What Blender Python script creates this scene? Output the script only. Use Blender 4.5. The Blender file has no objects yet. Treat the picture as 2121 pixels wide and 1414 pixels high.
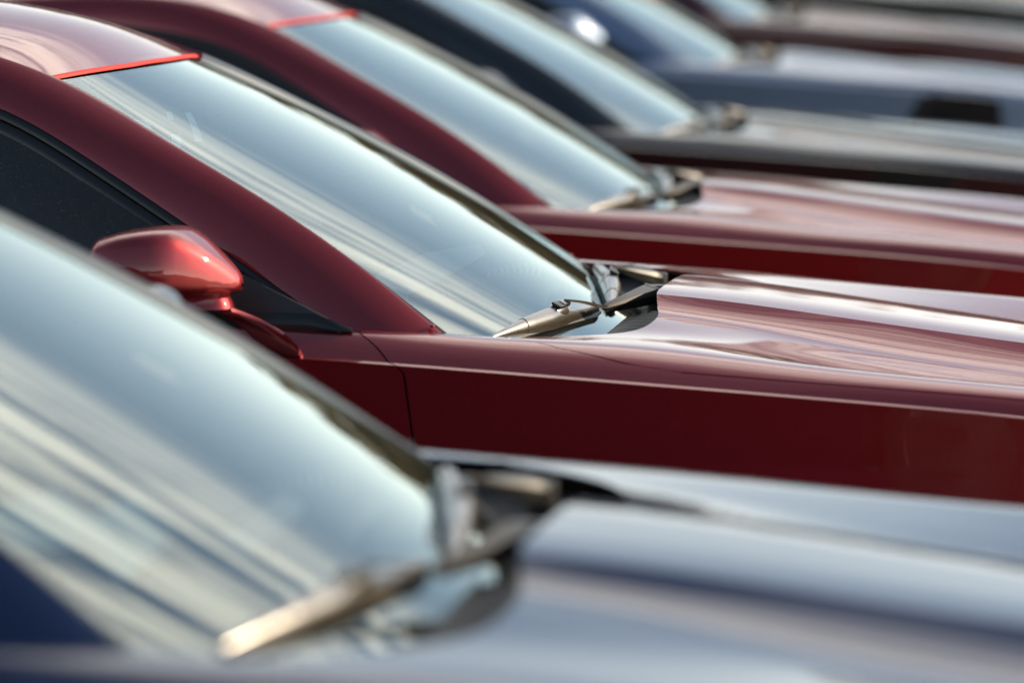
import bpy, bmesh, math, random
import numpy as np
from mathutils import Vector, Matrix
R = math.radians
sc = bpy.context.scene
col = sc.collection

# ------------------------------------------------------------------ camera
cd = bpy.data.cameras.new("camera")
cam = bpy.data.objects.new("camera", cd)
col.objects.link(cam)
sc.camera = cam
cd.sensor_width = 36.0
cd.lens = 7954.0 / 2121.0 * 36.0
cd.clip_start = 0.1
cd.clip_end = 2000
YAW, PITCH = R(11.158), R(6.6476)
ZS = -0.12                                   # body heights below are measured from 12 cm under the tarmac
cam.location = (1.5861, -8.0236, 1.8101 + ZS)
cam.rotation_euler = (math.pi / 2 - PITCH, 0, YAW)
cd.dof.use_dof = True
cd.dof.focus_distance = 7.85
cd.dof.aperture_fstop = 1.9
cd.dof.aperture_blades = 0

# ------------------------------------------------------------------ light
SUN_EL, SUN_AZ = R(22), R(29)                 # azimuth measured from +X (ahead of the cars) towards +Y
sun_dir = Vector((math.cos(SUN_EL) * math.cos(SUN_AZ), math.cos(SUN_EL) * math.sin(SUN_AZ), math.sin(SUN_EL)))
sl = bpy.data.lights.new("sun", 'SUN')
sl.energy = 5.0
sl.angle = R(0.6)
sl.color = (1.0, 0.80, 0.55)
sun = bpy.data.objects.new("sun", sl)
col.objects.link(sun)
sun.rotation_euler = sun_dir.to_track_quat('Z', 'Y').to_euler()

w = bpy.data.worlds.new("World")
sc.world = w
w.use_nodes = True
nt = w.node_tree
nt.nodes.clear()
def N(tree, t, **k):
    n = tree.nodes.new(t)
    for a, b in k.items():
        setattr(n, a, b)
    return n
out = N(nt, 'ShaderNodeOutputWorld')
bg = N(nt, 'ShaderNodeBackground')
bg.inputs['Strength'].default_value = 0.115
sky = N(nt, 'ShaderNodeTexSky', sky_type='NISHITA')
sky.sun_disc = False
sky.sun_elevation = SUN_EL
sky.sun_rotation = math.pi / 2 - SUN_AZ
sky.air_density = 1.15
sky.dust_density = 0.4
sky.ozone_density = 0.8
tc = N(nt, 'ShaderNodeTexCoord')
sep = N(nt, 'ShaderNodeSeparateXYZ')
nt.links.new(tc.outputs['Generated'], sep.inputs[0])
def M(op, a, b=None, c=None, clamp=False):
    n = N(nt, 'ShaderNodeMath', operation=op)
    n.use_clamp = clamp
    for i, v in enumerate((a, b, c)):
        if v is None: continue
        if isinstance(v, (int, float)): n.inputs[i].default_value = v
        else: nt.links.new(v, n.inputs[i])
    return n.outputs[0]
zc = M('MAXIMUM', sep.outputs[2], 0.02)
zz = M('ADD', zc, 0.06)
comb = N(nt, 'ShaderNodeCombineXYZ')
nt.links.new(M('DIVIDE', sep.outputs[0], zz), comb.inputs[0])
nt.links.new(M('DIVIDE', sep.outputs[1], zz), comb.inputs[1])
n1 = N(nt, 'ShaderNodeTexNoise')
n1.inputs['Scale'].default_value = 17.0
n1.inputs['Detail'].default_value = 9
n1.inputs['Roughness'].default_value = 0.68
n1.inputs['Distortion'].default_value = 0.25
mp = N(nt, 'ShaderNodeMapping'); mp.inputs['Scale'].default_value = (.11, 1.0, 1.0); mp.inputs['Rotation'].default_value = (0, 0, R(4))
nt.links.new(comb.outputs[0], mp.inputs['Vector']); nt.links.new(mp.outputs[0], n1.inputs['Vector'])
mr = N(nt, 'ShaderNodeMapRange')
mr.inputs['From Min'].default_value = 0.41
mr.inputs['From Max'].default_value = 0.55
nt.links.new(n1.outputs['Fac'], mr.inputs['Value'])
elev = N(nt, 'ShaderNodeMapRange', interpolation_type='SMOOTHSTEP')     # the cloud deck thins out towards the horizon
elev.inputs['From Min'].default_value = 0.325
elev.inputs['From Max'].default_value = 0.43
nt.links.new(sep.outputs[2], elev.inputs['Value'])
thin = N(nt, 'ShaderNodeMapRange', interpolation_type='SMOOTHSTEP')     # and opens up overhead, where one looks through it squarely
thin.inputs['From Min'].default_value = 0.70; thin.inputs['From Max'].default_value = 0.88
thin.inputs['To Min'].default_value = 1.0; thin.inputs['To Max'].default_value = 0.05
nt.links.new(sep.outputs[2], thin.inputs['Value'])
side = N(nt, 'ShaderNodeMapRange', interpolation_type='SMOOTHSTEP')     # the cloud field stands over the far side of the car park
side.inputs['From Min'].default_value = -0.05; side.inputs['From Max'].default_value = 0.40
nt.links.new(sep.outputs[1], side.inputs['Value'])
cf = M('MULTIPLY', M('MULTIPLY', M('MULTIPLY', mr.outputs[0], elev.outputs[0]), thin.outputs[0]), M('MULTIPLY', side.outputs[0], 0.9), clamp=True)
mix = N(nt, 'ShaderNodeMix', data_type='RGBA')
nt.links.new(cf, mix.inputs[0])
nt.links.new(sky.outputs[0], mix.inputs[6])
mix.inputs[7].default_value = (16.0, 14.8, 13.0, 1)
# pale haze lying along the whole horizon
hz = N(nt, 'ShaderNodeMix', data_type='RGBA')
nt.links.new(M('MULTIPLY', M('EXPONENT', M('MULTIPLY', zc, -10.0)), 0.95), hz.inputs[0])
nt.links.new(mix.outputs[2], hz.inputs[6])
hz.inputs[7].default_value = (23.5, 22.4, 20.6, 1)
nt.links.new(hz.outputs[2], bg.inputs['Color'])
nt.links.new(bg.outputs[0], out.inputs['Surface'])

sc.view_settings.view_transform = 'Standard'
sc.view_settings.look = 'None'
sc.view_settings.exposure = 0.62
sc.view_settings.gamma = 1.0
sc.view_settings.use_curve_mapping = False
sc.render.engine = 'CYCLES'
sc.cycles.use_denoising = True
sc.cycles.max_bounces = 10
sc.cycles.transparent_max_bounces = 16
sc.cycles.sample_clamp_indirect = 8

# ------------------------------------------------------------------ helpers
def spl(xs, ys):
    """natural cubic spline through (xs, ys), linear outside"""
    o = np.argsort(xs)
    x = np.asarray(xs, float)[o]; y = np.asarray(ys, float)[o]
    n = len(x); h = np.diff(x)
    A = np.zeros((n, n)); r = np.zeros(n)
    A[0, 0] = A[-1, -1] = 1
    for i in range(1, n - 1):
        A[i, i-1] = h[i-1]; A[i, i] = 2 * (h[i-1] + h[i]); A[i, i+1] = h[i]
        r[i] = 6 * ((y[i+1] - y[i]) / h[i] - (y[i] - y[i-1]) / h[i-1])
    m = np.linalg.solve(A, r)
    def f(q):
        q = np.asarray(q, float)
        i = np.clip(np.searchsorted(x, q) - 1, 0, n - 2)
        H = h[i]; a = x[i+1] - q; b = q - x[i]
        v = m[i] * a**3 / (6*H) + m[i+1] * b**3 / (6*H) + (y[i]/H - m[i]*H/6) * a + (y[i+1]/H - m[i+1]*H/6) * b
        s0 = (y[1]-y[0])/h[0] - h[0]*(2*m[0]+m[1])/6
        s1 = (y[-1]-y[-2])/h[-1] + h[-1]*(m[-2]+2*m[-1])/6
        v = np.where(q < x[0], y[0] + s0*(q-x[0]), v)
        return np.where(q > x[-1], y[-1] + s1*(q-x[-1]), v)
    return f

class MB:
    """collects geometry for one mesh object"""
    def __init__(s): s.v, s.f = [], []
    def add(s, vs, fs):
        o = len(s.v)
        s.v += [tuple(map(float, p)) for p in vs]
        s.f += [tuple(i + o for i in q) for q in fs]
        return s
    def grid(s, fn, us, vs, flip=False):
        nu, nv = len(us), len(vs)
        pts = [fn(u, v) for v in vs for u in us]
        fs = []
        for j in range(nv - 1):
            for i in range(nu - 1):
                q = (j*nu+i, j*nu+i+1, (j+1)*nu+i+1, (j+1)*nu+i)
                fs.append(q[::-1] if flip else q)
        return s.add(pts, fs)
    def rings(s, rings, cap=True, closed=True):
        n = len(rings[0]); pts = [p for r in rings for p in r]; fs = []
        for j in range(len(rings) - 1):
            for i in range(n if closed else n - 1):
                k = (i + 1) % n
                fs.append((j*n+i, j*n+k, (j+1)*n+k, (j+1)*n+i))
        if cap:
            fs.append(tuple(range(n))[::-1]); fs.append(tuple((len(rings)-1)*n + i for i in range(n)))
        return s.add(pts, fs)
    def box(s, c, sz, rot=None):
        vs = []
        for dx in (-.5, .5):
            for dy in (-.5, .5):
                for dz in (-.5, .5):
                    p = Vector((dx*sz[0], dy*sz[1], dz*sz[2]))
                    if rot: p = rot @ p
                    vs.append(p + Vector(c))
        return s.add(vs, [(0,1,3,2),(4,6,7,5),(0,4,5,1),(2,3,7,6),(0,2,6,4),(1,5,7,3)])
    def tube(s, pts, rad, n=10):
        pts = [Vector(p) for p in pts]; rr = []
        for i, p in enumerate(pts):
            t = (pts[min(i+1, len(pts)-1)] - pts[max(i-1, 0)]).normalized()
            a = t.cross(Vector((0.13, 0.2, 1))).normalized(); b = t.cross(a)
            r = rad[i] if isinstance(rad, (list, tuple)) else rad
            rr.append([p + (a*math.cos(k*2*math.pi/n) + b*math.sin(k*2*math.pi/n)) * r for k in range(n)])
        return s.rings(rr)
    def mirror(s):
        m = MB(); m.v = [(x, -y, z) for x, y, z in s.v]; m.f = [q[::-1] for q in s.f]; return m
    def build(s, name, mat, parent=None, sharp=35, solid=0, shift=True, bevel=0, subsurf=0, inward=False):
        me = bpy.data.meshes.new(name)
        dz = ZS if shift else 0
        me.from_pydata([(x, y, z + dz) for x, y, z in s.v], [], s.f)
        me.validate()
        bm = bmesh.new(); bm.from_mesh(me)
        bmesh.ops.remove_doubles(bm, verts=bm.verts, dist=1e-5)
        if bevel:
            es = [e for e in bm.edges if len(e.link_faces) == 2 and e.calc_face_angle(0) > R(30)]
            bmesh.ops.bevel(bm, geom=es, offset=bevel, segments=2, affect='EDGES', profile=.6)
        if any(len(e.link_faces) == 1 for e in bm.edges):      # open sheet: face away from the middle of the car
            bm.normal_update(); acc = 0
            for f in bm.faces:
                c = f.calc_center_median(); ref = Vector((min(.9, max(-2.4, c.x)), 0, .30))
                acc += f.normal.dot((c - ref).normalized()) * f.calc_area()
            if (acc < 0) != inward: bmesh.ops.reverse_faces(bm, faces=bm.faces)
        else:
            bmesh.ops.recalc_face_normals(bm, faces=bm.faces)
        bm.to_mesh(me); bm.free()
        me.polygons.foreach_set('use_smooth', [True] * len(me.polygons))
        me.set_sharp_from_angle(angle=R(sharp))
        me.materials.append(mat)
        o = bpy.data.objects.new(name, me)
        col.objects.link(o)
        o.parent = parent
        if subsurf:
            d = o.modifiers.new("sub", 'SUBSURF'); d.levels = d.render_levels = subsurf
        if solid:
            d = o.modifiers.new("thickness", 'SOLIDIFY'); d.thickness = abs(solid); d.offset = -1 if solid > 0 else 1
            e = o.modifiers.new('edges', 'EDGE_SPLIT'); e.split_angle = R(50); e.use_edge_sharp = False
        return o

def empty(name, loc, rz=0):
    o = bpy.data.objects.new(name, None); col.objects.link(o)
    o.location = loc; o.rotation_euler.z = rz
    o.empty_display_size = .2
    return o
def tag(o, label=None, cat=None, group=None, kind=None):
    for k, v in (('label', label), ('category', cat), ('group', group), ('kind', kind)):
        if v: o[k] = v
    return o

# ------------------------------------------------------------------ materials
def mat(name, base, rough=.5, metal=0, coat=0, coat_rough=.03, spec=.5, bump=0, bscale=200, var=0, vscale=3, emit=None):
    m = bpy.data.materials.new(name); m.use_nodes = True
    t = m.node_tree; p = t.nodes['Principled BSDF']
    p.inputs['Base Color'].default_value = (*base, 1)
    p.inputs['Roughness'].default_value = rough
    p.inputs['Metallic'].default_value = metal
    p.inputs['Coat Weight'].default_value = coat
    p.inputs['Coat Roughness'].default_value = coat_rough
    p.inputs['Specular IOR Level'].default_value = spec
    if var or bump:
        co = t.nodes.new('ShaderNodeTexCoord')
    if var:
        n = t.nodes.new('ShaderNodeTexNoise'); n.inputs['Scale'].default_value = vscale; n.inputs['Detail'].default_value = 6
        t.links.new(co.outputs['Object'], n.inputs['Vector'])
        mx = t.nodes.new('ShaderNodeMix'); mx.data_type = 'RGBA'
        mx.inputs[6].default_value = (*[c*(1-var) for c in base], 1); mx.inputs[7].default_value = (*[min(1, c*(1+var)) for c in base], 1)
        t.links.new(n.outputs['Fac'], mx.inputs[0]); t.links.new(mx.outputs[2], p.inputs['Base Color'])
    if bump:
        n = t.nodes.new('ShaderNodeTexNoise'); n.inputs['Scale'].default_value = bscale; n.inputs['Detail'].default_value = 3
        t.links.new(co.outputs['Object'], n.inputs['Vector'])
        b = t.nodes.new('ShaderNodeBump'); b.inputs['Strength'].default_value = bump; b.inputs['Distance'].default_value = .002
        t.links.new(n.outputs['Fac'], b.inputs['Height']); t.links.new(b.outputs[0], p.inputs['Normal'])
    return m

def paint(name, base, flake=.8):
    """clear-coated metallic paint: flakes in the base, faint orange peel in the coat"""
    m = bpy.data.materials.new(name); m.use_nodes = True
    t = m.node_tree; p = t.nodes['Principled BSDF']
    co = t.nodes.new('ShaderNodeTexCoord')
    v = t.nodes.new('ShaderNodeTexVoronoi'); v.inputs['Scale'].default_value = 900
    t.links.new(co.outputs['Object'], v.inputs['Vector'])
    mx = t.nodes.new('ShaderNodeMix'); mx.data_type = 'RGBA'
    mx.inputs[6].default_value = (*[c*.75 for c in base], 1); mx.inputs[7].default_value = (*[min(1, c*1.25) for c in base], 1)
    t.links.new(v.outputs['Color'], mx.inputs[0])
    t.links.new(mx.outputs[2], p.inputs['Base Color'])
    p.inputs['Metallic'].default_value = flake
    p.inputs['Specular IOR Level'].default_value = .08
    p.inputs['Roughness'].default_value = .45
    p.inputs['Coat Weight'].default_value = 1
    p.inputs['Coat Roughness'].default_value = .015
    p.inputs['Coat IOR'].default_value = 1.55
    # fine dust film in the coat
    n = t.nodes.new('ShaderNodeTexNoise'); n.inputs['Scale'].default_value = 9; n.inputs['Detail'].default_value = 8
    t.links.new(co.outputs['Object'], n.inputs['Vector'])
    r = t.nodes.new('ShaderNodeMapRange'); r.inputs['To Min'].default_value = .008; r.inputs['To Max'].default_value = .05
    r.inputs['From Min'].default_value = .4; r.inputs['From Max'].default_value = .75
    t.links.new(n.outputs['Fac'], r.inputs['Value']); t.links.new(r.outputs[0], p.inputs['Coat Roughness'])
    n2 = t.nodes.new('ShaderNodeTexNoise'); n2.inputs['Scale'].default_value = 130; n2.inputs['Detail'].default_value = 2
    t.links.new(co.outputs['Object'], n2.inputs['Vector'])
    b = t.nodes.new('ShaderNodeBump'); b.inputs['Strength'].default_value = .012; b.inputs['Distance'].default_value = .002
    t.links.new(n2.outputs['Fac'], b.inputs['Height']); t.links.new(b.outputs[0], p.inputs['Coat Normal'])
    return m

def glass(name, tint, ior=1.52, dust=.03, gcol=(.90, 1, .985)):
    m = bpy.data.materials.new(name); m.use_nodes = True
    t = m.node_tree; t.nodes.clear()
    o = t.nodes.new('ShaderNodeOutputMaterial')
    fr = t.nodes.new('ShaderNodeFresnel'); fr.inputs['IOR'].default_value = ior
    tr = t.nodes.new('ShaderNodeBsdfTransparent'); tr.inputs['Color'].default_value = (*tint, 1)
    gl = t.nodes.new('ShaderNodeBsdfGlossy'); gl.inputs['Roughness'].default_value = .006
    gl.inputs['Color'].default_value = (*gcol, 1)
    mx = t.nodes.new('ShaderNodeMixShader')
    # the two faces of the pane together reflect about 2R/(1+R)
    a = t.nodes.new('ShaderNodeMath'); a.operation = 'MULTIPLY'; a.inputs[1].default_value = 2
    b = t.nodes.new('ShaderNodeMath'); b.operation = 'ADD'; b.inputs[1].default_value = 1
    c = t.nodes.new('ShaderNodeMath'); c.operation = 'DIVIDE'
    t.links.new(fr.outputs[0], a.inputs[0]); t.links.new(fr.outputs[0], b.inputs[0])
    t.links.new(a.outputs[0], c.inputs[0]); t.links.new(b.outputs[0], c.inputs[1])
    t.links.new(c.outputs[0], mx.inputs[0]); t.links.new(tr.outputs[0], mx.inputs[1]); t.links.new(gl.outputs[0], mx.inputs[2])
    # dust specks
    co = t.nodes.new('ShaderNodeTexCoord'); n = t.nodes.new('ShaderNodeTexNoise')
    n.inputs['Scale'].default_value = 260; n.inputs['Detail'].default_value = 2
    t.links.new(co.outputs['Object'], n.inputs['Vector'])
    r = t.nodes.new('ShaderNodeMapRange'); r.inputs['From Min'].default_value = .62; r.inputs['From Max'].default_value = .8
    r.inputs['To Min'].default_value = dust * .3; r.inputs['To Max'].default_value = dust * 6
    t.links.new(n.outputs['Fac'], r.inputs['Value'])
    df = t.nodes.new('ShaderNodeBsdfDiffuse'); df.inputs['Color'].default_value = (.55, .52, .46, 1)
    m2 = t.nodes.new('ShaderNodeMixShader')
    t.links.new(r.outputs[0], m2.inputs[0]); t.links.new(mx.outputs[0], m2.inputs[1]); t.links.new(df.outputs[0], m2.inputs[2])
    t.links.new(m2.outputs[0], o.inputs['Surface'])
    return m

STRIP = mat("lip_sunlit_red", (.44, .016, .010), .5, spec=.2)  # brighter than the body red, with the lip's sunlight put into the colour
P_BLUE = paint("paint_navy_blue", (.004, .014, .055))
P_RED = paint("paint_crimson", (.19, .011, .013))
P_RED2 = paint("paint_crimson_deep", (.18, .011, .013))
P_BLACK = paint("paint_graphite", (.012, .014, .015))
P_SLATE = paint("paint_slate_blue", (.15, .20, .29))
P_MAROON = paint("paint_dark_maroon", (.06, .014, .013))
P_GREY = paint("paint_grey_green", (.03, .036, .034))
M_GAP = mat("gap_black", (.006, .006, .006), .8)
M_TRIM = mat("trim_gloss_black", (.010, .010, .010), .32, spec=.3, coat=.15, coat_rough=.1)
M_PLASTIC = mat("cowl_plastic", (.016, .016, .016), .42, bump=.25, bscale=700)
M_WIPER = mat("wiper_satin_black", (.045, .034, .023), .27, spec=1.0, coat=.9, coat_rough=.22, bump=.05, bscale=500)
M_WIPER2 = mat("wiper_arm_black", (.014, .014, .014), .34, spec=.45)
M_EDGE = mat("pale_edge", (.52, .50, .46), .38, spec=.5)  # tone of the pale strip added for the bright line beside the glass
M_COVER = mat("cowl_cover_black", (.010, .010, .010), .5, spec=.12)
M_RUBBER = mat("rubber", (.012, .012, .012), .55)
M_STICK = mat("sticker_paper", (.80, .86, .80), .8, var=.15, vscale=40)
M_GLASS = glass("windshield_glass", (.80, .88, .86))
M_SIDE = glass("side_glass", (.16, .19, .185), gcol=(.72, .68, .62))
M_DASH = mat("dash_vinyl", (.022, .023, .024), .62, bump=.3, bscale=350)
M_SEAT = mat("seat_fabric", (.02, .02, .021), .8)
M_VENT = mat("vent_grey", (.20, .21, .21), .4)
M_PAPER = mat("paper", (.82, .84, .76), .8, var=.05)
M_PAPER2 = mat("grey_paper", (.30, .33, .31), .8, var=.12, vscale=14)
M_MINT = mat("mint_paper", (.70, .90, .76), .8, var=.1)
M_TYRE = mat("tyre", (.02, .02, .02), .8)
M_ALLOY = mat("alloy", (.35, .35, .36), .3, metal=1)
M_LAMP = mat("headlamp_black", (.01, .01, .011), .1, coat=1)
M_MIRROR = mat("mirror_glass", (.8, .82, .85), .02, metal=1)
M_ASPHALT = mat("concrete", (.24, .23, .21), .85, bump=.6, bscale=90, var=.3, vscale=1.5)
M_LINE = mat("road_paint", (.7, .7, .66), .6, var=.1)

# ------------------------------------------------------------------ the car body surface
KX = [1.66, 1.12, .75, .37, .06, -.24, -.8, -1.5, -2.2, -2.8, -3.3]
#        half width b and height z of each lengthwise line at those stations
LB = [
 [0]*11,
 [.12,.14,.15,.15,.15,.15,.15,.15,.15,.15,.15],
 [.17,.20,.21,.21,.21,.21,.21,.21,.21,.21,.21],
 [.22,.255,.262,.262,.28,.28,.28,.28,.28,.28,.28],
 [.31,.345,.355,.37,.37,.37,.37,.37,.37,.37,.37],
 [.47,.53,.54,.54,.54,.54,.54,.54,.54,.54,.52],
 [.64,.715,.725,.725,.73,.74,.745,.75,.73,.70,.66],
 [.72,.80,.81,.81,.815,.825,.83,.835,.83,.80,.74],
 [.765,.848,.857,.857,.857,.862,.868,.873,.875,.85,.78],
 [.785,.868,.877,.878,.878,.881,.886,.892,.90,.88,.81],
 [.805,.89,.90,.90,.90,.90,.905,.912,.922,.90,.83],
 [.805,.888,.899,.899,.899,.899,.904,.911,.921,.90,.83],
 [.802,.884,.894,.894,.894,.895,.90,.908,.92,.90,.83],
 [.805,.888,.898,.898,.898,.90,.905,.912,.925,.90,.83],
 [.812,.895,.906,.907,.908,.91,.914,.92,.93,.91,.84],
 [.81,.89,.90,.905,.905,.905,.905,.91,.92,.90,.84],
 [.75,.84,.86,.86,.86,.86,.86,.86,.86,.85,.78]]
LZ = [
 [.842,.906,.951,.991,1.0,1.0,1.0,1.0,1.03,1.02,1.0],
 [.840,.904,.949,.9895,1.0,1.0,1.0,1.0,1.03,1.02,1.0],
 [.836,.900,.945,.986,.995,1.0,1.0,1.0,1.03,1.02,1.0],
 [.815,.876,.924,.966,.985,.99,.99,.99,1.02,1.015,.995],
 [.800,.856,.905,.955,.978,.985,.985,.985,1.015,1.01,.99],
 [.806,.863,.905,.946,.964,.98,.98,.985,1.01,1.005,.985],
 [.824,.882,.912,.945,.956,.972,.975,.985,1.0,1.0,.98],
 [.826,.884,.909,.936,.953,.968,.972,.980,.995,.99,.97],
 [.812,.871,.893,.915,.934,.945,.955,.965,.975,.97,.95],
 [.788,.850,.876,.898,.916,.929,.940,.950,.960,.95,.93],
 [.779,.842,.868,.890,.907,.921,.932,.943,.952,.94,.92],
 [.760,.823,.850,.872,.889,.903,.914,.925,.934,.92,.90],
 [.66,.72,.74,.755,.765,.77,.78,.79,.80,.80,.78],
 [.55,.58,.60,.61,.615,.62,.62,.63,.65,.66,.66],
 [.42,.42,.42,.42,.42,.42,.42,.43,.45,.48,.50],
 [.30,.28,.28,.28,.28,.28,.28,.29,.31,.36,.40],
 [.27,.25,.25,.25,.25,.25,.25,.26,.28,.33,.38]]
LB[9] = [b - .010 for b in LB[10]]; LZ[9] = [z + .0030 for z in LZ[10]]
FB = [spl(KX, r) for r in LB]
FZ = [spl(KX, r) for r in LZ]
NT = len(LB) - 1
AXF, AXR = .72, -2.19
def arch(X):
    z = 0
    for ax in (AXF, AXR):
        d = abs(X - ax)
        if d < .37: z = max(z, .40 + math.sqrt(.37**2 - d*d) * .80)
    return z
_cache = {}
def section(X):
    k = round(X, 5)
    if k in _cache: return _cache[k]
    b = [float(f(X)) for f in FB]; z = [float(f(X)) for f in FZ]
    a = arch(X)
    if a:
        for i in range(12, NT + 1): z[i] = max(z[i], min(a - .0035 * (i - 12), .835))
    res = []
    for lo, hi in ((0, 2), (2, 9), (9, 10), (10, NT)):
        ss = [0]
        for i in range(lo, hi): ss.append(ss[-1] + max(.004, math.hypot(b[i+1]-b[i], z[i+1]-z[i])))
        if a and hi == NT:
            fb = lambda q, ss=ss, lo=lo, hi=hi: np.interp(q, ss, b[lo:hi+1]); fz = lambda q, ss=ss, lo=lo, hi=hi: np.interp(q, ss, z[lo:hi+1])
        else:
            fb = spl(ss, b[lo:hi+1]); fz = spl(ss, z[lo:hi+1])
        if lo == 0:      # flat tangent at the centre line
            ss2 = [-s for s in ss[:0:-1]] + ss
            fb = spl(ss2, [-q for q in b[2:0:-1]] + b[0:3]); fz = spl(ss2, z[2:0:-1] + z[0:3])
        res.append((lo, hi, ss, fb, fz))
    _cache[k] = res
    return res
TS_ = 42
_XS0, _XSD = -3.50, .01
def _row(X):
    B, Z = [], []
    for lo, hi, ss, fb, fz in section(X):
        a = np.arange(0, (hi - lo) * TS_ + (1 if hi == NT else 0)) / TS_
        q = np.interp(a, np.arange(len(ss)), ss)
        B.append(fb(q)); Z.append(fz(q))
    return np.concatenate(B), np.concatenate(Z)
_tab = [_row(_XS0 + _XSD * k) for k in range(540)]
TB = [r[0].tolist() for r in _tab]; TZ = [r[1].tolist() for r in _tab]
def skin(X, t):
    """point on the body: |t| runs from the centre line (0) to the sill (NT); t<0 is the near (right) side"""
    a = abs(t) * TS_; sg = -1 if t < 0 else 1
    j = min(int(a + 1e-7), NT * TS_ - 1); fa = a - j
    g = (X - _XS0) / _XSD; i = min(max(int(g), 1), 536); f = g - i
    w_ = (((-.5*f + 1)*f - .5)*f, (1.5*f - 2.5)*f*f + 1, ((-1.5*f + 2)*f + .5)*f, (.5*f - .5)*f*f)
    b = z = 0.0
    for k in range(4):
        rb, rz = TB[i-1+k], TZ[i-1+k]
        b += w_[k] * (rb[j] + (rb[j+1] - rb[j]) * fa); z += w_[k] * (rz[j] + (rz[j+1] - rz[j]) * fa)
    return (X, sg * b, z)
def tlist(a, b, n=6):
    out_ = [a]; k = math.floor(a) + 1
    pts = [a] + [i for i in range(k, math.ceil(b)) if a < i < b] + [b]
    res = []
    for p, q in zip(pts, pts[1:]):
        m = max(1, int(round(n * (q - p))))
        res += [p + (q-p)*i/m for i in range(m)]
    return res + [b]
def lin(a, b, n): return [a + (b-a)*i/(n-1) for i in range(n)]

# boundaries between panels -------------------------------------------------
TS_T = [6.2, 6.6, 7.0, 7.4, 7.8, 8.0]
TS_X = [.13, .19, .26, .335, .41, .52]
def hood_rear(t):
    a = abs(t)
    if a >= 6.2: return float(np.interp(a, TS_T, TS_X))
    b = float(np.interp(a, range(NT+1), [r[3] for r in LB])) * .745 / .737
    return float(HR(b))
HR = lambda b: np.interp(b, _hb, _hx)
_f = spl([0, .10, .21, .28, .36, .45, .53, .60, .66, .70, .73, .75], [.345, .346, .350, .364, .374, .372, .358, .325, .275, .225, .175, .13])
_hb = np.linspace(0, .75, 200); _hx = _f(_hb)
XNOSE = 1.62
def door_x(t):
    return float(np.interp(t, [6, 7, 8, 9, 10, 11, 12, 13, 14, 15, 16], [-.15, -.135, -.092, -.062, -.044, -.03, -.014, -.02, -.04, -.07, -.09]))
XB = -1.38                                   # rear edge of the door
GAP = .0022

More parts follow.
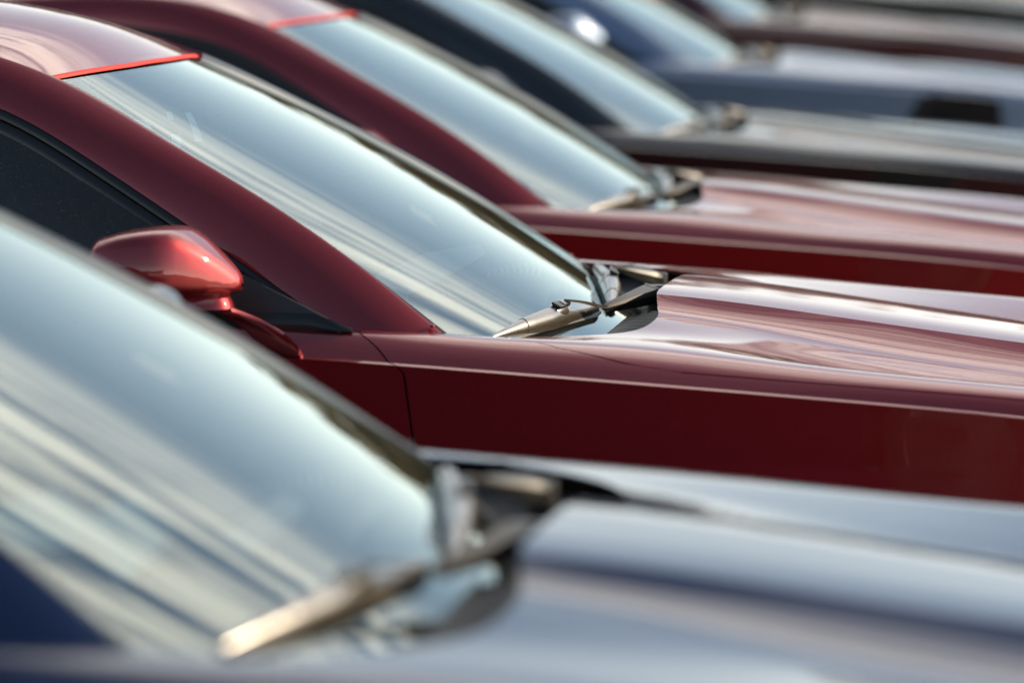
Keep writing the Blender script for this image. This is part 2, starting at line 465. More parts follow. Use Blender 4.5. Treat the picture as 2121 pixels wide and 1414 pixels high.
def hull_parts(root, pm):
    # hood
    hm = MB()
    ts = tlist(0, 7.96, 7)
    tt = [-t for t in ts[:0:-1]] + ts
    vs = [0, .004, .012] + lin(.03, 1, 46)
    hm.grid(lambda t, v: skin(hood_rear(t) + (XNOSE - hood_rear(t)) * v, t), tt, vs, flip=True)
    hood = hm.build('hood', pm, root, sharp=11, solid=.006)
    # underside lip of the hood along the wiper trough
    lm = MB()
    tl = [t for t in tt if abs(t) < 6.3]
    def lip(t, v):
        x, y, z = skin(hood_rear(t) + .001, t); return (x + .012 + .05 * v, y, z - .006 - .012*v)
    lm.grid(lip, tl, [0, .3, 1]); lm.build('hood_edge_seal', M_RUBBER, hood, solid=.004)
    for sg in (-1, 1):
        fm = MB()
        fm.grid(lambda t, v: skin(door_x(t) + GAP + (hood_rear(min(t, 8)) - .0035 - .016*max(0, (t - 6.7)/1.3) - door_x(t) - GAP) * v, sg*t), tlist(6.2, 8.05, 8), lin(0, 1, 34), flip=sg > 0)
        fm.grid(lambda t, v: skin(door_x(t) + GAP + (XNOSE - door_x(t) - GAP) * v, sg*t), tlist(8.05, NT, 7), lin(0, 1, 74), flip=sg > 0)
        fm.build('fender', pm, root, sharp=11, solid=.005)
        dm = MB()
        dm.grid(lambda t, v: skin(door_x(t) - GAP + (XB - door_x(t) + GAP) * v, sg*t), tlist(7.0, NT, 7), lin(0, 1, 40), flip=sg < 0)
        door = dm.build('door', pm, root, sharp=11, solid=.005)
        hd = MB(); x, y, z = skin(-1.2, sg*10.6)
        hd.box((x, y + sg*.012, z - .03), (.2, .022, .03)); hd.build('handle', pm, door, bevel=.008)
        qm = MB()
        qm.grid(lambda t, v: skin(XB - 2*GAP + (-3.3 - XB + 2*GAP) * v, sg*t), tlist(7.0, NT, 6), lin(0, 1, 50), flip=sg < 0)
        qm.build('rear_quarter', pm, root, sharp=11, solid=.005)
    dk = MB(); ts = tlist(0, 6.98, 3); tt = [-t for t in ts[:0:-1]] + ts
    dk.grid(lambda t, v: skin(-2.66 + (-3.3 + 2.66) * v, t), tt, lin(0, 1, 12)); dk.build('boot_lid', pm, root, sharp=20, solid=.005)
    # dark inner shell just under the panels so the shut lines read as deep gaps
    im = MB()
    def inner(t, v):
        X = 1.58 + (-3.28 - 1.58) * v
        x, y, z = skin(X, t); return (x, y * .975, z - .014)
    for sg in (-1, 1):
        im.grid(lambda t, v: inner(sg*t, v), tlist(7.05, NT, 2), lin(0, 1, 80), flip=sg < 0)
        im.grid(lambda t, v: (lambda p: (p[0], p[1]*.985, p[2]-.013))(skin(hood_rear(t) + .05 + (1.58 - hood_rear(t) - .05)*v, sg*t)), tlist(5.8, 8.2, 3), lin(0, 1, 20))
    im.build('inner_shell', M_GAP, root)
    # nose and tail
    for end, X0, name in ((1, XNOSE + .004, 'front_bumper'), (-1, -3.304, 'rear_bumper')):
        nm = MB(); ts = tlist(0, NT, 4); tt = [-t for t in ts[:0:-1]] + ts
        def nose(t, v):
            x, y, z = skin(X0, t)
            a = v * math.pi / 2
            d = .16 * (1 - .55 * (abs(y) / .84)**2) * math.sin(a)
            zt = .52 + (z - .52) * (.55 + .45 * math.cos(a))
            return (X0 + end * d, y * (1 - .06*(1-math.cos(a))), zt)
        nm.grid(nose, tt, lin(0, 1, 12), flip=end > 0)
        ring = [nose(t, 1) for t in tt]; nm.add(ring, [tuple(range(len(ring)))])
        b = nm.build(name, pm, root, sharp=40)
        if end > 0:
            g = MB(); g.box((X0 + .15, 0, .56), (.05, 1.1, .22)); g.build('grille', M_TRIM, b, bevel=.02)
            for sg in (-1, 1):
                hl = MB()
                hl.grid(lambda t, v: (lambda p: (p[0] + .004, p[1] + sg*.006, p[2] + .002))(nose(sg*t, v)), tlist(8.4, 11.6, 4), lin(.02, .9, 8), flip=sg > 0)
                hl.build('headlamp', M_LAMP, b, solid=.004)
        else:
            for sg in (-1, 1):
                hl = MB(); hl.box((X0 - .12, sg*.5, .85), (.04, .34, .1)); hl.build('tail_lamp', P_RED, b, bevel=.01)

# ------------------------------------------------------------------ greenhouse
C1 = [(.05, .746, .938), (0, .739, .969), (-.05, .729, 1.006), (-.244, .687, 1.125), (-.442, .644, 1.237), (-.597, .611, 1.3165), (-.703, .588, 1.3675), (-.84, .560, 1.432)]
_c1x = [p[0] for p in C1]
_pz = np.polyfit(_c1x, [p[2] for p in C1], 2); _pb = np.polyfit(_c1x, [p[1] for p in C1], 2)
_pc = np.polyfit([-.84, 0, .3], [.034, .063, .096], 2)
def FX1(v): return .05 - .89 * v
def FB1(x): return _pb[0]*x*x + _pb[1]*x + _pb[2]
def crown(X): return _pc[0]*X*X + _pc[1]*X + _pc[2]
def sidez(X):
    x = min(X, .05); z = _pz[0]*x*x + _pz[1]*x + _pz[2]
    return z + (X - x) * (2*_pz[0]*.05 + _pz[1])
def ws(u, v, off=0.0):
    xs = float(FX1(v)); b = float(FB1(xs)); k = 1 - u*u
    bow = .055 + .18 * (1 - v)**1.25
    X = xs + bow * k
    z = sidez(X) + crown(X) * k
    return (X + off*.45, u * b, z + off*.89)
RE = spl([-.835, -.943, -1.1, -1.35, -1.8, -2.05, -2.45, -2.8], [1.436, 1.476, 1.506, 1.522, 1.485, 1.425, 1.235, 1.03])
RB = spl([-.835, -1.1, -1.5, -2.0, -2.45, -2.8], [.560, .566, .572, .575, .60, .66])
TOP = [(.040, .750, .938), (-.244, .689, 1.128), (-.597, .613, 1.321), (-.835, .562, 1.436), (-1.1, .567, 1.507), (-1.5, .573, 1.517), (-2.0, .576, 1.440), (-2.45, .602, 1.235), (-2.8, .66, 1.02)]
BOT = [(-.132, .812, .938), (-.40, .748, 1.096), (-.735, .679, 1.292), (-.95, .637, 1.391), (-1.18, .628, 1.437), (-1.5, .630, 1.452), (-1.9, .655, 1.370), (-2.15, .715, 1.215), (-2.33, .80, .985)]
ks = [0, .12, .29, .40, .50, .62, .76, .89, 1.0]
FT = [spl(ks, [p[i] for p in TOP]) for i in range(3)]
FBt = [spl(ks, [p[i] for p in BOT]) for i in range(3)]
def top(s): return Vector([float(f(s)) for f in FT])
def bot(s): return Vector([float(f(s)) for f in FBt])
BELT = spl([-.10, -.15, -.8, -1.5, -2.33], [.972, .972, .976, .985, 1.0])
BELTB = spl([-.10, -.8, -1.5, -2.33], [.822, .826, .83, .82])
def win(s, v, off=0.0):
    """side-window plane from the upper frame line (v=0) to the belt (v=1)"""
    a = bot(s); x2 = a.x; b = Vector((x2, float(BELTB(x2)), float(BELT(x2))))
    p = a.lerp(b, v)
    if a.z < b.z: p = Vector((a.x, b.y, b.z))
    p.y += .02 * math.sin(math.pi * min(1, max(0, v))) * min(1, (a.z - b.z) / .3 if a.z > b.z else 0) + off
    return p

_pr = np.poly1d(np.polyfit([-2.1, -1.5, -1.1, -.8], [.055, .078, .066, .033], 2))
def greenhouse(root, pm, stickers):
    us = lin(-1, 1, 41); vs = lin(0, 1, 41)
    wm = MB().grid(lambda u, v: ws(u, v), us, vs, flip=True)
    wsh = wm.build('windshield', M_GLASS, root, sharp=60)
    # black ceramic border printed along the glass edge, under the pane
    fm = MB()
    fm.grid(lambda u, v: ws(u, v, -.004), us, [0, .012, .025])
    fm.grid(lambda u, v: ws(u, v, -.004), us, [.988, .993, .998])
    for a, b in ((-.999, -.992), (.992, .999)):
        fm.grid(lambda u, v: ws(u, v, -.004), lin(a, b, 3), vs)
    fm.build('glass_border', M_GAP, wsh)
    if stickers:
        for (u0, u1, v0, v1) in stickers:
            s_ = MB().grid(lambda u, v: ws(u, v, -.008), lin(u0, u1, 4), lin(v0, v1, 4)); s_.build('sticker', M_PAPER, wsh)
    # roof
    rm = MB()
    def roof(u, v):
        k = 1 - u*u
        X = -.852 + .055*k + (-2.02 + .852 - .055*k - .05*k) * v
        cr = float(_pr(X))
        b = float(RB(min(X, -.835)))
        xe = min(X, -.8)
        return (X, u * b * 1.002, float(RE(xe)) + cr * k - .003)
    rm.grid(roof, us, [0, .006, .015, .03] + lin(.06, 1, 40))
    rf = rm.build('roof', pm, root, sharp=40)
    # rolled front lip over the glass
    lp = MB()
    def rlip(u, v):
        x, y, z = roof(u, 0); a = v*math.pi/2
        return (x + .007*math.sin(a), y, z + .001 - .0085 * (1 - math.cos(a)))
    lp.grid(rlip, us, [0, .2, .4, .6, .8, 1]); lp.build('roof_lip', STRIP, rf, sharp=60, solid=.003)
    rw = MB()
    def rear(u, v):
        k = 1 - u*u
        X = -2.03 - .05*k + (-2.66 + 2.03 - .02*k) * v
        b = float(RB(X)) * .985
        return (X, u*b, float(RE(X)) + .05*k)
    rw.grid(rear, lin(-1, 1, 21), lin(0, 1, 16)); rw.build('rear_window', M_SIDE, root)
    for sg in (-1, 1):
        S = lambda p: (p[0], sg * p[1], p[2])
        pmb = MB()
        def pil(a, s):
            t_, b_ = top(s), bot(s)
            t_.z += .007 * min(1, (1 - s) * 3) * min(1, .25 + s * 9)
            p = t_.lerp(b_, a)
            o = .016 * math.sin(math.pi * a) ** .8
            p.y += o * .62; p.z += o * .75; p.x += o*.18
            return S(p)
        al = [0, .006, .013, .025, .04, .055, .08, .15, .25, .4, .55, .7, .82, .9, .96, 1]
        pmb.grid(pil, al, lin(0, 1, 80), flip=sg > 0)
        # turned-in flanges
        mo = MB()
        def fl1(a, s):
            p = top(s); return S((p.x - .001*a, p.y - .002 - .010*a**2, p.z + .0075 - .015*a))
        mo.grid(fl1, [0, .25, .5, .75, 1], lin(0, .40, 50)); mo.build('pale_edge_strip', M_EDGE, wsh, sharp=60, inward=True)
        def fl0(a, s):
            p = top(s); return S((p.x, p.y - .006*a, p.z + .007 * min(1, (1 - s) * 3) - .018*a))
        pmb.grid(fl0, [0, .5, 1], lin(.40, 1, 40), flip=sg < 0)
        def fl2(a, s):
            p = bot(s); return S((p.x, p.y - .012*a, p.z - .003*a))
        pmb.grid(fl2, [0, .5, 1], lin(0, 1, 80), flip=sg > 0)
        pl = pmb.build('roof_pillar', pm, root, sharp=50)
        cp = MB(); cp.rings([[(-.006 + .0052*math.cos(q*math.pi/8)*math.cos(e), sg*(.755 + .0052*math.sin(q*math.pi/8)*math.cos(e)), .973 + .004*math.sin(e)) for q in range(16)] for e in (-.6, 0, .3, .6, .9, 1.2, 1.5)])
        cp.build('glint_dome', pm, pl, sharp=60)  # tiny dome added at the pillar base to catch a sun glint
        # two black frame strips and the pane
        for k, (v0, v1, of, m_) in enumerate(((.0, .019, -.004, M_TRIM), (.0225, .045, -.009, M_TRIM))):
            tm = MB()
            def strip(a, s, v0=v0, v1=v1, of=of):
                p = bot(s); d = v0 + (v1 - v0)*a
                n = (bot(min(1, s+.01)) - bot(max(0, s-.01))).normalized()
                dn = Vector((n.z, 0, -n.x)); dn = dn if dn.z < 0 else -dn
                q = p + dn * d
                q.y += d * .42 + of + .003*math.sin(a*math.pi)
                return S(q)
            tm.grid(strip, [0, .2, .5, .8, 1], lin(.0, .985, 70), flip=sg > 0)
            tm.build('window_frame', m_, root, sharp=50, solid=.004)
        gm = MB().grid(lambda a, s: S(win(s, a, -.018)), lin(0, 1, 10), lin(.02, .99, 60), flip=sg > 0)
        gm.build('side_window', M_SIDE, root)
        # sail plate at the front corner of the window
        sm = MB()
        P = [(-.155, .812, .977), (-.235, .816, 1.003), (-.375, .820, 1.0035), (-.475, .765, 1.085), (-.27, .785, 1.003)]
        tri = [(-.20, .818, .99), (-.40, .822, .99), (-.50, .768, 1.075), (-.44, .768, 1.095)]
        sm.add([S(p) for p in tri] + [S((p[0], p[1]-.012, p[2])) for p in tri], [(0,1,2,3), (4,7,6,5), (0,4,5,1), (1,5,6,2), (2,6,7,3), (3,7,4,0)])
        sm.build('sail_panel', M_PLASTIC, root, bevel=.002)
        bm_ = MB()
        def belt(a, v):
            X = -.15 + (-2.3 + .15) * v; hh = min(1, (-.135 - X) / .09)
            return S((X, float(BELTB(X)) + .006 + .004*math.sin(a*math.pi) - .010*(1-a), float(BELT(X)) - .006 + .034 * (1-a) * hh))
        bm_.grid(belt, [0, .15, .5, .85, 1], lin(0, .1, 12) + lin(.13, 1, 30), flip=sg > 0)
        bm_.build('belt_moulding', M_TRIM, root, solid=.006)
        mirror(root, pm, sg)

def mirror(root, pm, sg):
    """door mirror: shell lofted sideways, on a flat blade arm"""
    def ring(x, b0, b1, z0, z1, e, n=36):
        r = []
        for k in range(n):
            a = 2*math.pi*k/n; c, q = math.cos(a), math.sin(a)
            y = (b0+b1)/2 + (b1-b0)/2 * math.copysign(abs(c)**(2/e), c)
            z = (z0+z1)/2 + (z1-z0)/2 * math.copysign(abs(q)**(2/e), q)
            if q < 0: y -= .018 * (-q) * (1 if c > 0 else -.2)      # tucks in below
            if c > 0: y -= .030 * (z - z0) / max(.02, z1 - z0) * min(1, (b1-b0)/.1)          # leans in towards the top
            r.append((x, sg*y, z))
        return r
    m = MB()
    data = [(-.348, .895, .918, 1.058, 1.068, 2.4), (-.350, .886, .936, 1.051, 1.078, 2.8), (-.356, .880, .952, 1.048, 1.088, 3.4), (-.368, .873, .974, 1.047, 1.102, 4.0), (-.388, .867, 1.004, 1.047, 1.123, 4.6), (-.414, .862, 1.040, 1.048, 1.148, 5), (-.438, .860, 1.068, 1.049, 1.167, 5.2), (-.456, .858, 1.084, 1.050, 1.1745, 5.4), (-.48, .857, 1.097, 1.051, 1.1765, 5.4), (-.51, .857, 1.105, 1.052, 1.175, 5.4), (-.55, .857, 1.108, 1.054, 1.170, 5.0), (-.585, .858, 1.106, 1.056, 1.162, 4.6), (-.597, .861, 1.100, 1.059, 1.158, 4.4), (-.601, .867, 1.092, 1.065, 1.151, 4.4)]
    m.rings([ring(*d) for d in data])
    # narrower foot under the shell
    m.rings([ring(-.452 + d, .89, 1.00, 1.022, 1.050, 3) if False else [(-.46 + hx*math.copysign(abs(math.cos(2*math.pi*k/24))**.7, math.cos(2*math.pi*k/24)), sg*(.945 + hy*math.copysign(abs(math.sin(2*math.pi*k/24))**.7, math.sin(2*math.pi*k/24))), z) for k in range(24)] for d, hx, hy, z in ((0, .100, .055, 1.054), (0, .096, .052, 1.042), (0, .102, .056, 1.030), (0, .104, .058, 1.022))])
    sh = m.build('mirror_shell', pm, root, sharp=40)
    g = MB()
    g.grid(lambda a, b: (-.6025 - .001*a, sg*(.880 + .17*a), 1.075 + .068*b), [0, .5, 1], [0, .5, 1], flip=sg < 0)
    g.build('mirror_glass', M_MIRROR, sh)
    a = MB()
    path = [(.955, -.43, 1.043, .075, .010), (.93, -.41, 1.030, .075, .010), (.915, -.36, 1.008, .060, .010), (.908, -.31, .980, .052, .011), (.905, -.285, .955, .050, .013), (.885, -.275, .935, .045, .012)]
    rr = []
    for (y, xc, zc, hx, hz) in path:
        r = []
        for k in range(16):
            q = 2*math.pi*k/16; c, s_ = math.cos(q), math.sin(q)
            r.append((xc + hx*math.copysign(abs(c)**.6, c), sg*y, zc + hz*math.copysign(abs(s_)**.6, s_) - .35*hx*math.copysign(abs(c)**.6, c)))
        rr.append(r if sg > 0 else r[::-1])
    a.rings(rr); a.build('mirror_arm', pm, root, sharp=50)

# ------------------------------------------------------------------ wipers and trough
def trough(root):
    m = MB()
    us = lin(-1, 1, 61)
    def tray(u, v):
        y = u * .742
        t = float(np.interp(abs(y), [r[3] for r in LB][:7], range(7)))
        xh = hood_rear(t) + .05
        g = ws(u, 0)
        x0, z0 = g[0] - .02, g[2] - .014
        zt = skin(max(.13, xh), t)[2] - .03
        k = abs(u)**6
        X = x0 + (xh - x0) * v
        z = z0 + (zt - z0) * v - .055 * math.sin(math.pi * min(1, v*1.02)) * (1-k)
        return (X, y, z)
    m.grid(tray, us, lin(0, 1, 16), flip=True)
    tr = m.build('cowl_tray', M_PLASTIC, root, sharp=50, solid=.004)
    # raised ribbed covers on both sides of the wiper pivots
    for sg in (-1, 1):
        cv = MB()
        def cover(a, y):
            t = float(np.interp(y, [r[3] for r in LB][:7], range(7)))
            x0 = .268 + .035 * y - .30 * max(0, y - .42); x1 = hood_rear(t) + .02
            zf = min(.944, skin(max(.2, hood_rear(t)), t)[2] - .012)
            e = min(1, (y - .05) / .05, (.60 - y) / .08)
            if a < 0: return (x0 - .004, sg*y, .930 - .05 * -a)
            x = x0 + (x1 - x0) * a
            return (x, sg*y, .926 + (zf - .926) * a + .0045 * math.sin((y * .8 - x) * 150) * math.sin(math.pi * a) * e - .02 * (1 - max(0, e)))
        cv.grid(cover, [-1, -.5, -.1, 0, .06, .15] + lin(.25, 1, 10), lin(.05, .60, 70)); cv.build('cowl_cover', M_COVER, root, sharp=40, solid=.003)
    # glass-edge seal strip
    s = MB().grid(lambda u, v: (lambda p: (p[0] + .012*v - .002, p[1], p[2] + .004*math.sin(v*math.pi) - .007*v))(ws(u, 0)), us, [0, .3, .6, 1], flip=True)
    s.build('glass_seal', M_RUBBER, tr)
    # raised ribs of the tray
    for y in (-.56, -.50, -.44, -.30, .30, .44, .50, .56):
        r = MB(); p = tray(y/.742, .15); q = tray(y/.742, .85)
        r.tube([(p[0], y - .01, p[2] + .006), ((p[0]+q[0])/2, y, tray(y/.742, .5)[2] + .012), (q[0], y + .02, q[2] + .004)], [.006, .009, .007], 8)
        r.build('tray_rib', M_PLASTIC, tr)
    # rounded hinge covers at both ends and the washer hose cover
    for y, L in ((-.40, .16), (.40, .16)):
        c = MB(); rr = []
        for k in range(9):
            a = k/8; rad = .026 * math.sin(math.pi * (a*.9 + .05))**.5
            x = tray(y/.742, .25 + .5*a)[0]; z = tray(y/.742, .25 + .5*a)[2]
            rr.append([(x, y + 1.5*rad*math.cos(q*math.pi/6), z + rad*math.sin(q*math.pi/6)) for q in range(12)])
        c.rings(rr); c.build('hinge_cover', M_RUBBER, tr)

def wiper(root, tip, mid, end, p0, p1):
    """flat-blade wiper: tip/mid/end lie along the blade on the glass; p0 pivot head, p1 where the arm turns into the hook"""
    tip, mid, end, p0, p1 = map(Vector, (tip, mid, end, p0, p1))
    root_w = None
    fs = [spl([0, .5, 1], [tip[i], mid[i], end[i]]) for i in range(3)]
    up = Vector((.45, 0, .89)).normalized()
    def P(s): return Vector([float(f(s)) for f in fs])
    def frame(s):
        t = (P(min(1, s+.02)) - P(max(0, s-.02))).normalized()
        sd = t.cross(up).normalized()            # towards the front of the car
        if sd.x < 0: sd = -sd
        return t, sd, sd.cross(t) if sd.cross(t).z > 0 else t.cross(sd)
    def section_loft(s0, s1, n, prof, name, mt, parent):
        m = MB(); rr = []
        for i in range(n):
            s = s0 + (s1 - s0)*i/(n-1)
            t, sd, u_ = frame(s); c = P(s)
            rr.append([c + sd*a + u_*b for a, b in prof(i/(n-1), s)])
        m.rings(rr)
        return m.build(name, mt, parent, sharp=34)
    # one smooth aerofoil from tip to end, fullest on the near half
    def wing(k, s):
        g = float(np.interp(s, [0, .02, .10, .25, .42, .50, .60, .85, .98, 1], [.10, .22, .46, .80, 1.0, .92, .80, .66, .42, .20]))
        h = .034 * g; w_ = .020 * g; r = []
        for a in range(13):                       # rounded back, crest, long front face
            q = math.pi * a / 12
            x = -math.cos(q); y = math.sin(q) ** .75
            r.append((w_ * (x * 1.0 + .15 + .25 * max(0, x) ** 2), .004 + h * y * (1 - .10 * max(0, x))))
        return r
    blade = section_loft(0, 1.0, 48, wing, 'wiper_blade', M_WIPER, root)
    def conn(k, s):
        e = math.sin(math.pi * min(1, max(0, k*.96 + .02))) ** .35
        h = .010 + .031 * e; w_ = .010 + .010 * e
        return [(-w_*.9, .003), (-w_*.9, h*.62), (-w_*.72, h*.88), (-w_*.4, h), (w_*.35, h), (w_*.7, h*.86), (w_*.95, h*.55), (w_*1.0, .003)]
    section_loft(.43, .60, 15, conn, 'connector', M_WIPER, blade)
    t, sd, u_ = frame(.53)
    rot = Matrix((t, sd, u_)).transposed()
    cb = MB().box(P(.495) + u_*.041, (.034, .022, .006), rot); cb.build('clip', M_WIPER2, blade, bevel=.002)
    cb = MB().box(P(.55) + u_*.041, (.036, .016, .010), rot); cb.build('clip', M_WIPER, blade, bevel=.003)
    # seam of the snap-on end cap
    def seam(k, s): return [(a*1.02, b*1.02 + .0002) for a, b in wing(k, s)]
    section_loft(.215, .219, 2, seam, 'cap_seam', M_GAP, blade)
    # rubber element with its lip, a little in front of the aerofoil
    def rub(k, s):
        e = min(1, k*10 + .1, (1-k)*10 + .1)
        return [(.004, -.011*e), (.009, -.002), (.013 + .008*e, -.001), (.014 + .010*e, .004), (.012 + .008*e, .007), (.004, .008), (-.004, .008), (-.004, .001), (.0025, -.011*e)]
    section_loft(.03, 1.0, 40, rub, 'rubber_element', M_RUBBER, blade)
    # hook rod and arm
    hk = P(.555) + u_*.048
    tdir = (hk - p1)
    h = MB()
    rr = []
    for k in range(8):
        a = k/7; c = p1.lerp(hk, a); c.z += .003*math.sin(a*math.pi)
        d = tdir.normalized(); s_ = d.cross(Vector((0, 0, 1))).normalized(); u2 = s_.cross(d)
        wd = .006; th = .0025
        rr.append([c + s_*wd + u2*th, c - s_*wd + u2*th, c - s_*wd - u2*th, c + s_*wd - u2*th])
    h.rings(rr)
    arm_m = MB(); rr = []
    ax = (p0 - p1); d = ax.normalized(); s_ = d.cross(Vector((0, 0, 1))).normalized()
    if s_.x < 0: s_ = -s_
    s_ = Vector((.86, -.38, -.28)); s_ = (s_ - d * s_.dot(d)).normalized()     # the strap of the arm is rolled towards the bonnet
    u2 = s_.cross(d); u2 = u2 if u2.z > 0 else -u2
    for a, wd, th in ((0, .006, .004), (.04, .008, .007), (.5, .015, .011), (.80, .020, .013), (.97, .022, .014), (1.0, .021, .013)):
        c = p1 + ax*a
        rr.append([c + s_*wd - u2*th*1.3, c + s_*wd + u2*th*.35, c + s_*wd*.72 + u2*th, c - s_*wd*.72 + u2*th, c - s_*wd + u2*th*.35, c - s_*wd - u2*th*1.3])
    arm_m.rings(rr)
    arm = arm_m.build('wiper_arm', M_WIPER2, root, sharp=25)
    h.build('hook', M_WIPER, arm, sharp=25)
    hd = MB(); cc = p0 + ax*.10
    hd.rings([[cc + Vector((.021*math.cos(q*math.pi/9), .021*math.sin(q*math.pi/9), z)) for q in range(18)] for z in (-.05, -.02, .006, .011)])
    hd.build('pivot_cap', M_PLASTIC, arm, sharp=30)
    for a in (.45, ):
        sl_ = MB().box(p1 + ax*a + u2*.0093, (.007, .0025, .001), Matrix((d, s_, u2)).transposed()); sl_.build('slot', M_GAP, arm)
    e2 = MB().box(p1 + ax*.955 + u2*.013, (.004, .036, .004), Matrix((d, s_, u2)).transposed()); e2.build('hinge_pin', M_WIPER, arm, bevel=.001)

# ------------------------------------------------------------------ cabin
def cabin(root):
    d = MB()
    def dash(u, v):
        g = ws(u*.97, .02)
        x = g[0] - .03 + (-.50 - g[0]) * v
        return (x, u * .70, (g[2] - .045) + (.928 - g[2] + .045) * min(1, v/.4)**1 - .012*v - (.10*max(0, v-.9)*10 if v > .9 else 0))
    d.grid(dash, lin(-1, 1, 31), [0, .1, .2, .3, .4, .5, .6, .7, .8, .9, .95, 1])
    ds = d.build('dashboard', M_DASH, root, sharp=50)
    # instrument cowl with a curved row of defroster slots
    hump = MB(); rr = []
    for k in range(13):
        a = k/12; y = .16 + .34*a; hh = .058*math.sin(math.pi*(.06 + .88*a))**.6
        rr.append([(-.06 - .20*math.cos(q*math.pi/10)*.5 - .0, y, .915 + hh*math.sin(q*math.pi/10)) for q in range(11)])
    hump.rings(rr, cap=False, closed=False); hump.build('instrument_cowl', M_DASH, ds, sharp=60)
    for k in range(9):
        a = k/8
        lo = Vector((-.115, .305, .957)).lerp(Vector((-.008, .34, .952)), a); hi = Vector((-.120, .33, .979)).lerp(Vector((-.016, .40, .992)), a)
        md = (lo + hi)/2 + Vector((.006, 0, .006))
        MB().tube([lo, md, hi], .0028, 6).build('vent_slat', M_VENT, ds)
    t = MB()
    t.grid(lambda u, v: (-.45 - 2.1*v, u*.74, .62), [-1, 0, 1], [0, 1]); t.build('cabin_floor', M_SEAT, root)
    for y in (-.37, .37):
        def blob(c, r, e=2.6, tilt=0):
            m = MB(); rr = []
            for i in range(1, 12):
                th = math.pi*i/12; row = []
                for k in range(20):
                    ph = 2*math.pi*k/20
                    f = lambda q: math.copysign(abs(q)**(2/e), q)
                    z = r[2]*f(math.cos(th)); x = r[0]*f(math.sin(th))*f(math.cos(ph)); yy = r[1]*f(math.sin(th))*f(math.sin(ph))
                    row.append((c[0] + x - tilt*z, c[1] + yy, c[2] + z))
                rr.append(row)
            m.rings(rr[::-1]); return m
        s = blob((-1.28, y, .93), (.085, .25, .32), tilt=.35).build('seat_back', M_SEAT, root)
        blob((-1.42, y, 1.29), (.055, .13, .09), tilt=.25).build('headrest', M_SEAT, s)
    # steering wheel on the far side
    sw = MB(); n = 28; rr = []
    ctr = Vector((-.62, .37, .92)); ax = Vector((-.88, 0, .47)).normalized(); e1 = Vector((0, 1, 0)); e2 = ax.cross(e1)
    for k in range(n + 1):
        a = 2*math.pi*k/n; c = ctr + (e1*math.cos(a) + e2*math.sin(a))*.18; rd = (c - ctr).normalized()
        rr.append([c + (rd*math.cos(q*math.pi/4) + ax*math.sin(q*math.pi/4))*.015 for q in range(8)])
    sw.rings(rr, cap=False)
    for a in (0, math.pi, -math.pi/2):
        sw.tube([ctr, ctr + (e1*math.cos(a) + e2*math.sin(a))*.175], .018, 8)
    sw.build('steering_wheel', M_DASH, root)
    rv = MB().box((-.66, 0, 1.30), (.03, .22, .05)); rvm = rv.build('rear_view_mirror', M_TRIM, root, bevel=.01)
    st = MB().tube([(-.655, 0, 1.32), (-.67, 0, 1.375)], .008, 8); st.build('mirror_stem', M_TRIM, rvm)

def wheels(root):
    for ax in (AXF, AXR):
        for sg in (-1, 1):
            def lathe(prof, name, mt, parent):
                m = MB(); n = 36
                m.rings([[(ax + r*math.cos(2*math.pi*k/n), sg*y, .43 + r*math.sin(2*math.pi*k/n)) for k in range(n)] for y, r in prof], cap=False)
                return m.build(name, mt, parent, sharp=40)
            ty = lathe([(.70, .22), (.70, .28), (.72, .305), (.76, .31), (.86, .31), (.89, .30), (.90, .27), (.895, .23)], 'tyre', M_TYRE, root)
            lathe([(.895, .232), (.88, .225), (.875, .10), (.885, .05), (.887, .001)], 'rim', M_ALLOY, ty)

# ------------------------------------------------------------------ assemble one car, then copies
STICK = [(-.80, -.68, .80, .84), (-.66, -.60, .735, .775), (-.52, -.47, .80, .835), (-.50, -.45, .70, .79)]
PAINTED = {'hood', 'fender', 'door', 'rear_quarter', 'boot_lid', 'front_bumper', 'rear_bumper', 'roof', 'roof_pillar', 'mirror_shell', 'mirror_arm', 'handle', 'glint_dome'}
proto = empty('parked_coupe', (0, 0, 0))
hull_parts(proto, P_RED)
greenhouse(proto, P_RED, None)
trough(proto)
def on_glass(y, X, off):
    # height of the glass at (X, y)
    best = None
    for v in np.linspace(0, .6, 121):
        xs = float(FX1(v)); b = float(FB1(xs)); u = y / b
        g = ws(u, float(v))
        if best is None or abs(g[0]-X) < best[0]: best = (abs(g[0]-X), g[2])
    return (X, y, best[1] + off)
wiper(proto, on_glass(-.635, .085, .001), on_glass(-.33, .150, .006), on_glass(-.04, .190, .004), (.302, .04, .966), (.232, -.16, .951))
wiper(proto, on_glass(.06, .205, .006), on_glass(.33, .150, .010), on_glass(.60, .075, .010), (.225, .56, .945), (.172, .44, .972))
cabin(proto)
wheels(proto)

def copy_tree(o, parent=None):
    c = o.copy(); col.objects.link(c); c.parent = parent
    for ch in list(o.children): copy_tree(ch, c)
    return c
def repaint(o, pm):
    for ch in o.children:
        if ch.name.split('.')[0] in PAINTED:
            ch.material_slots[0].link = 'OBJECT'; ch.material_slots[0].material = pm
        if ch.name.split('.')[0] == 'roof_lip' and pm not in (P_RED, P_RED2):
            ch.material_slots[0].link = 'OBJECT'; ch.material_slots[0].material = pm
        repaint(ch, pm)

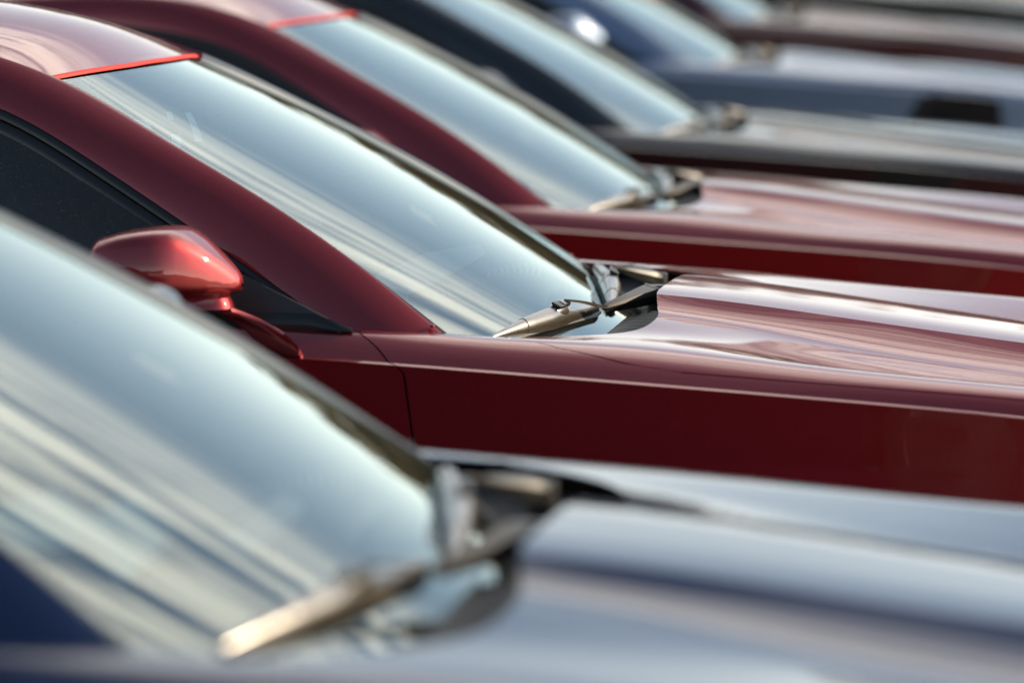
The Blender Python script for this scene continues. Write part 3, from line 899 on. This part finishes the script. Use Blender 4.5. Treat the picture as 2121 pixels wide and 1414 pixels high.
CARS = [  # dx, dy, dz, turn, paint, label
 (0, 0, 0, 0, P_RED, 'crimson red coupe in sharp focus with its red door mirror showing'),
 (.352, -3.28, .026, 0, P_BLUE, 'blurred navy blue coupe nearest the camera, cut off at lower left'),
 (-.35, 3.02, 0, 0, P_RED2, 'slightly blurred crimson coupe right behind the sharp red one, in front of the black car'),
 (-.63, 6.07, .022, 0, P_BLACK, 'blurred black coupe between the second red car and the slate blue one'),
 (-.96, 9.65, .105, 0, P_SLATE, 'blurred slate blue coupe with a black vent low on its front wing'),
 (-1.27, 13.2, .19, 0, P_MAROON, 'heavily blurred dark maroon coupe behind the slate blue one'),
 (-1.55, 17.4, .27, 0, P_GREY, 'heavily blurred grey coupe, farthest of the row at the upper right'),
]
roots = []
for i, (dx, dy, dz, rz, pm, lab) in enumerate(CARS):
    c = proto if i == 0 else copy_tree(proto)
    roots.append(c)
for c, (dx, dy, dz, rz, pm, lab) in zip(roots, CARS):
    c.location = (dx, dy, dz); c.rotation_euler.z = R(rz)
    tag(c, lab, 'car', 'coupes parked in a row')
    repaint(c, pm)

for r_ in (roots[0],):
    wo = [c for c in r_.children if c.name.split('.')[0] == 'windshield'][0]
    for (u0, v0, u1, v1, hw, hv) in ((-.87, .825, -.93, .790, .045, -.006), (-.585, .843, -.665, .814, .018, -.002), (-.80, .761, -.925, .712, .026, -.002), (-.455, .833, -.74, .728, .022, -.002)):
        q_ = MB().grid(lambda a, b: ws(u0 + (u1-u0)*b + a*hw, v0 + (v1-v0)*b + a*hv, -.006), lin(-1, 1, 4), lin(0, 1, 6))
        q_.build('sticker', M_STICK, wo)
def sheet(name, root_, pts, faces, m_, lab):
    o_ = MB().add(pts, faces).build(name, m_, None, sharp=20, solid=.0008)
    o_.location = root_.location; tag(o_, lab, 'paper')
sheet('paper_sheet', roots[0], [(-.315, -.02, .985), (-.208, .12, 1.034), (-.12, .25, 1.043), (-.105, .25, 1.020), (-.175, .10, .975), (-.229, .02, .950), (-.24, .06, .930), (-.16, .14, .930)],
      [(0, 1, 4, 5), (1, 2, 3, 4), (5, 4, 7, 6)], M_PAPER2, 'folded pale grey paper propped on the dashboard of the sharp red car')
sheet('paper_sheet', roots[1], [(-.40, .0, .985), (-.312, .0, 1.015), (-.25, -.03, .985), (-.205, .0, 1.010), (-.121, -.1, .973), (-.126, -.3, .950), (-.21, -.18, .975), (-.30, -.2, .965), (-.42, -.15, .97)],
      [(0, 1, 7, 8), (1, 2, 6, 7), (2, 3, 4, 6), (4, 5, 6)], M_MINT, 'crumpled mint green paper on the dashboard of the navy blue car')
sheet('paper_sheet', roots[1], [(-.105, .04, .952), (-.07, .25, .978), (-.030, .25, .960), (-.050, .0, .932)],
      [(0, 1, 2, 3)], M_PAPER2, 'small pale paper beside the mint sheet inside the navy blue car')
vm = MB()
vm.grid(lambda t, v: (lambda p: (p[0], p[1] - .008, p[2] + .003))(skin(.99 + .20*(12.1 - t)/3.3 + (.42 - .24*(12.1 - t)/3.3)*v, -t)), tlist(8.8, 12.1, 4), lin(0, 1, 12))
vt = vm.build('wing_vent', M_LAMP, roots[4], solid=.006); vt['label'] = 'black vent on the front wing'
# ------------------------------------------------------------------ ground
gm = MB()
def gz(y): return float(np.interp(y, [-300, -3.0, -1.2, 2.2, 7.0, 8.5, 10.8, 12.2, 14.4, 16.4, 400], [.026, .026, 0, 0, .022, .105, .105, .19, .19, .27, .27]))
ys = [-300, -40, -8, -3.0, -1.2, 0, 2.2, 5, 7, 8.5, 10.8, 12.2, 14.4, 16.4, 22, 60, 400]
gm.grid(lambda x, y: (x, y, gz(y)), [-300, -30, -10, 0, 10, 30, 300], ys)
g = gm.build('ground', M_ASPHALT, None, shift=False); tag(g, kind='structure')

# ------------------------------------------------------------------ wood behind the car park
rnd = random.Random(5)
lv = MB()
nr = np.random.default_rng(5)
for k in range(240):
    az = R(-65 + 130*k/159 + rnd.uniform(-.3, .3)) if k < 160 else R(125 + 140*(k-160)/79 + rnd.uniform(-.8, .8)); dist = rnd.uniform(88, 104)  # second group, behind the camera, added to block horizon haze from the flanks
    bx, by = 1.6 + dist*math.sin(az), -8 + dist*math.cos(az)
    h = rnd.uniform(10.9, 12.2); rw_ = h*rnd.uniform(.34, .42)
    lv.tube([(bx, by, 0), (bx, by, h*.6)], [.22, .1], 6)
    n = 260
    a = nr.uniform(0, 2*math.pi, n); e = nr.uniform(-1, 1, n); q = nr.random(n)**.4; ce = np.sqrt(1 - e*e)
    c = np.stack([bx + rw_*q*np.cos(a)*ce, by + rw_*q*np.sin(a)*ce, h*.56 + h*.46*e*q], 1)
    r = nr.normal(size=(n, 3)); r /= np.linalg.norm(r, axis=1)[:, None]
    s_ = np.cross(r, nr.normal(size=(n, 3))); s_ /= np.linalg.norm(s_, axis=1)[:, None]; t_ = np.cross(r, s_)
    z_ = nr.uniform(.35, .7, n)[:, None]
    vs = np.stack([c + s_*z_, c + t_*z_, c - s_*z_, c - t_*z_], 1).reshape(-1, 3)
    lv.add(vs.tolist(), [(4*k_, 4*k_+1, 4*k_+2, 4*k_+3) for k_ in range(n)])
M_LEAF = mat("autumn_leaves", (.15, .105, .035), .8, var=.5, vscale=.25)
wd_ = lv.build('wood', M_LEAF, None, shift=False)
tag(wd_, 'brownish autumn wood mirrored in the paint and glass', 'wood', kind='stuff')
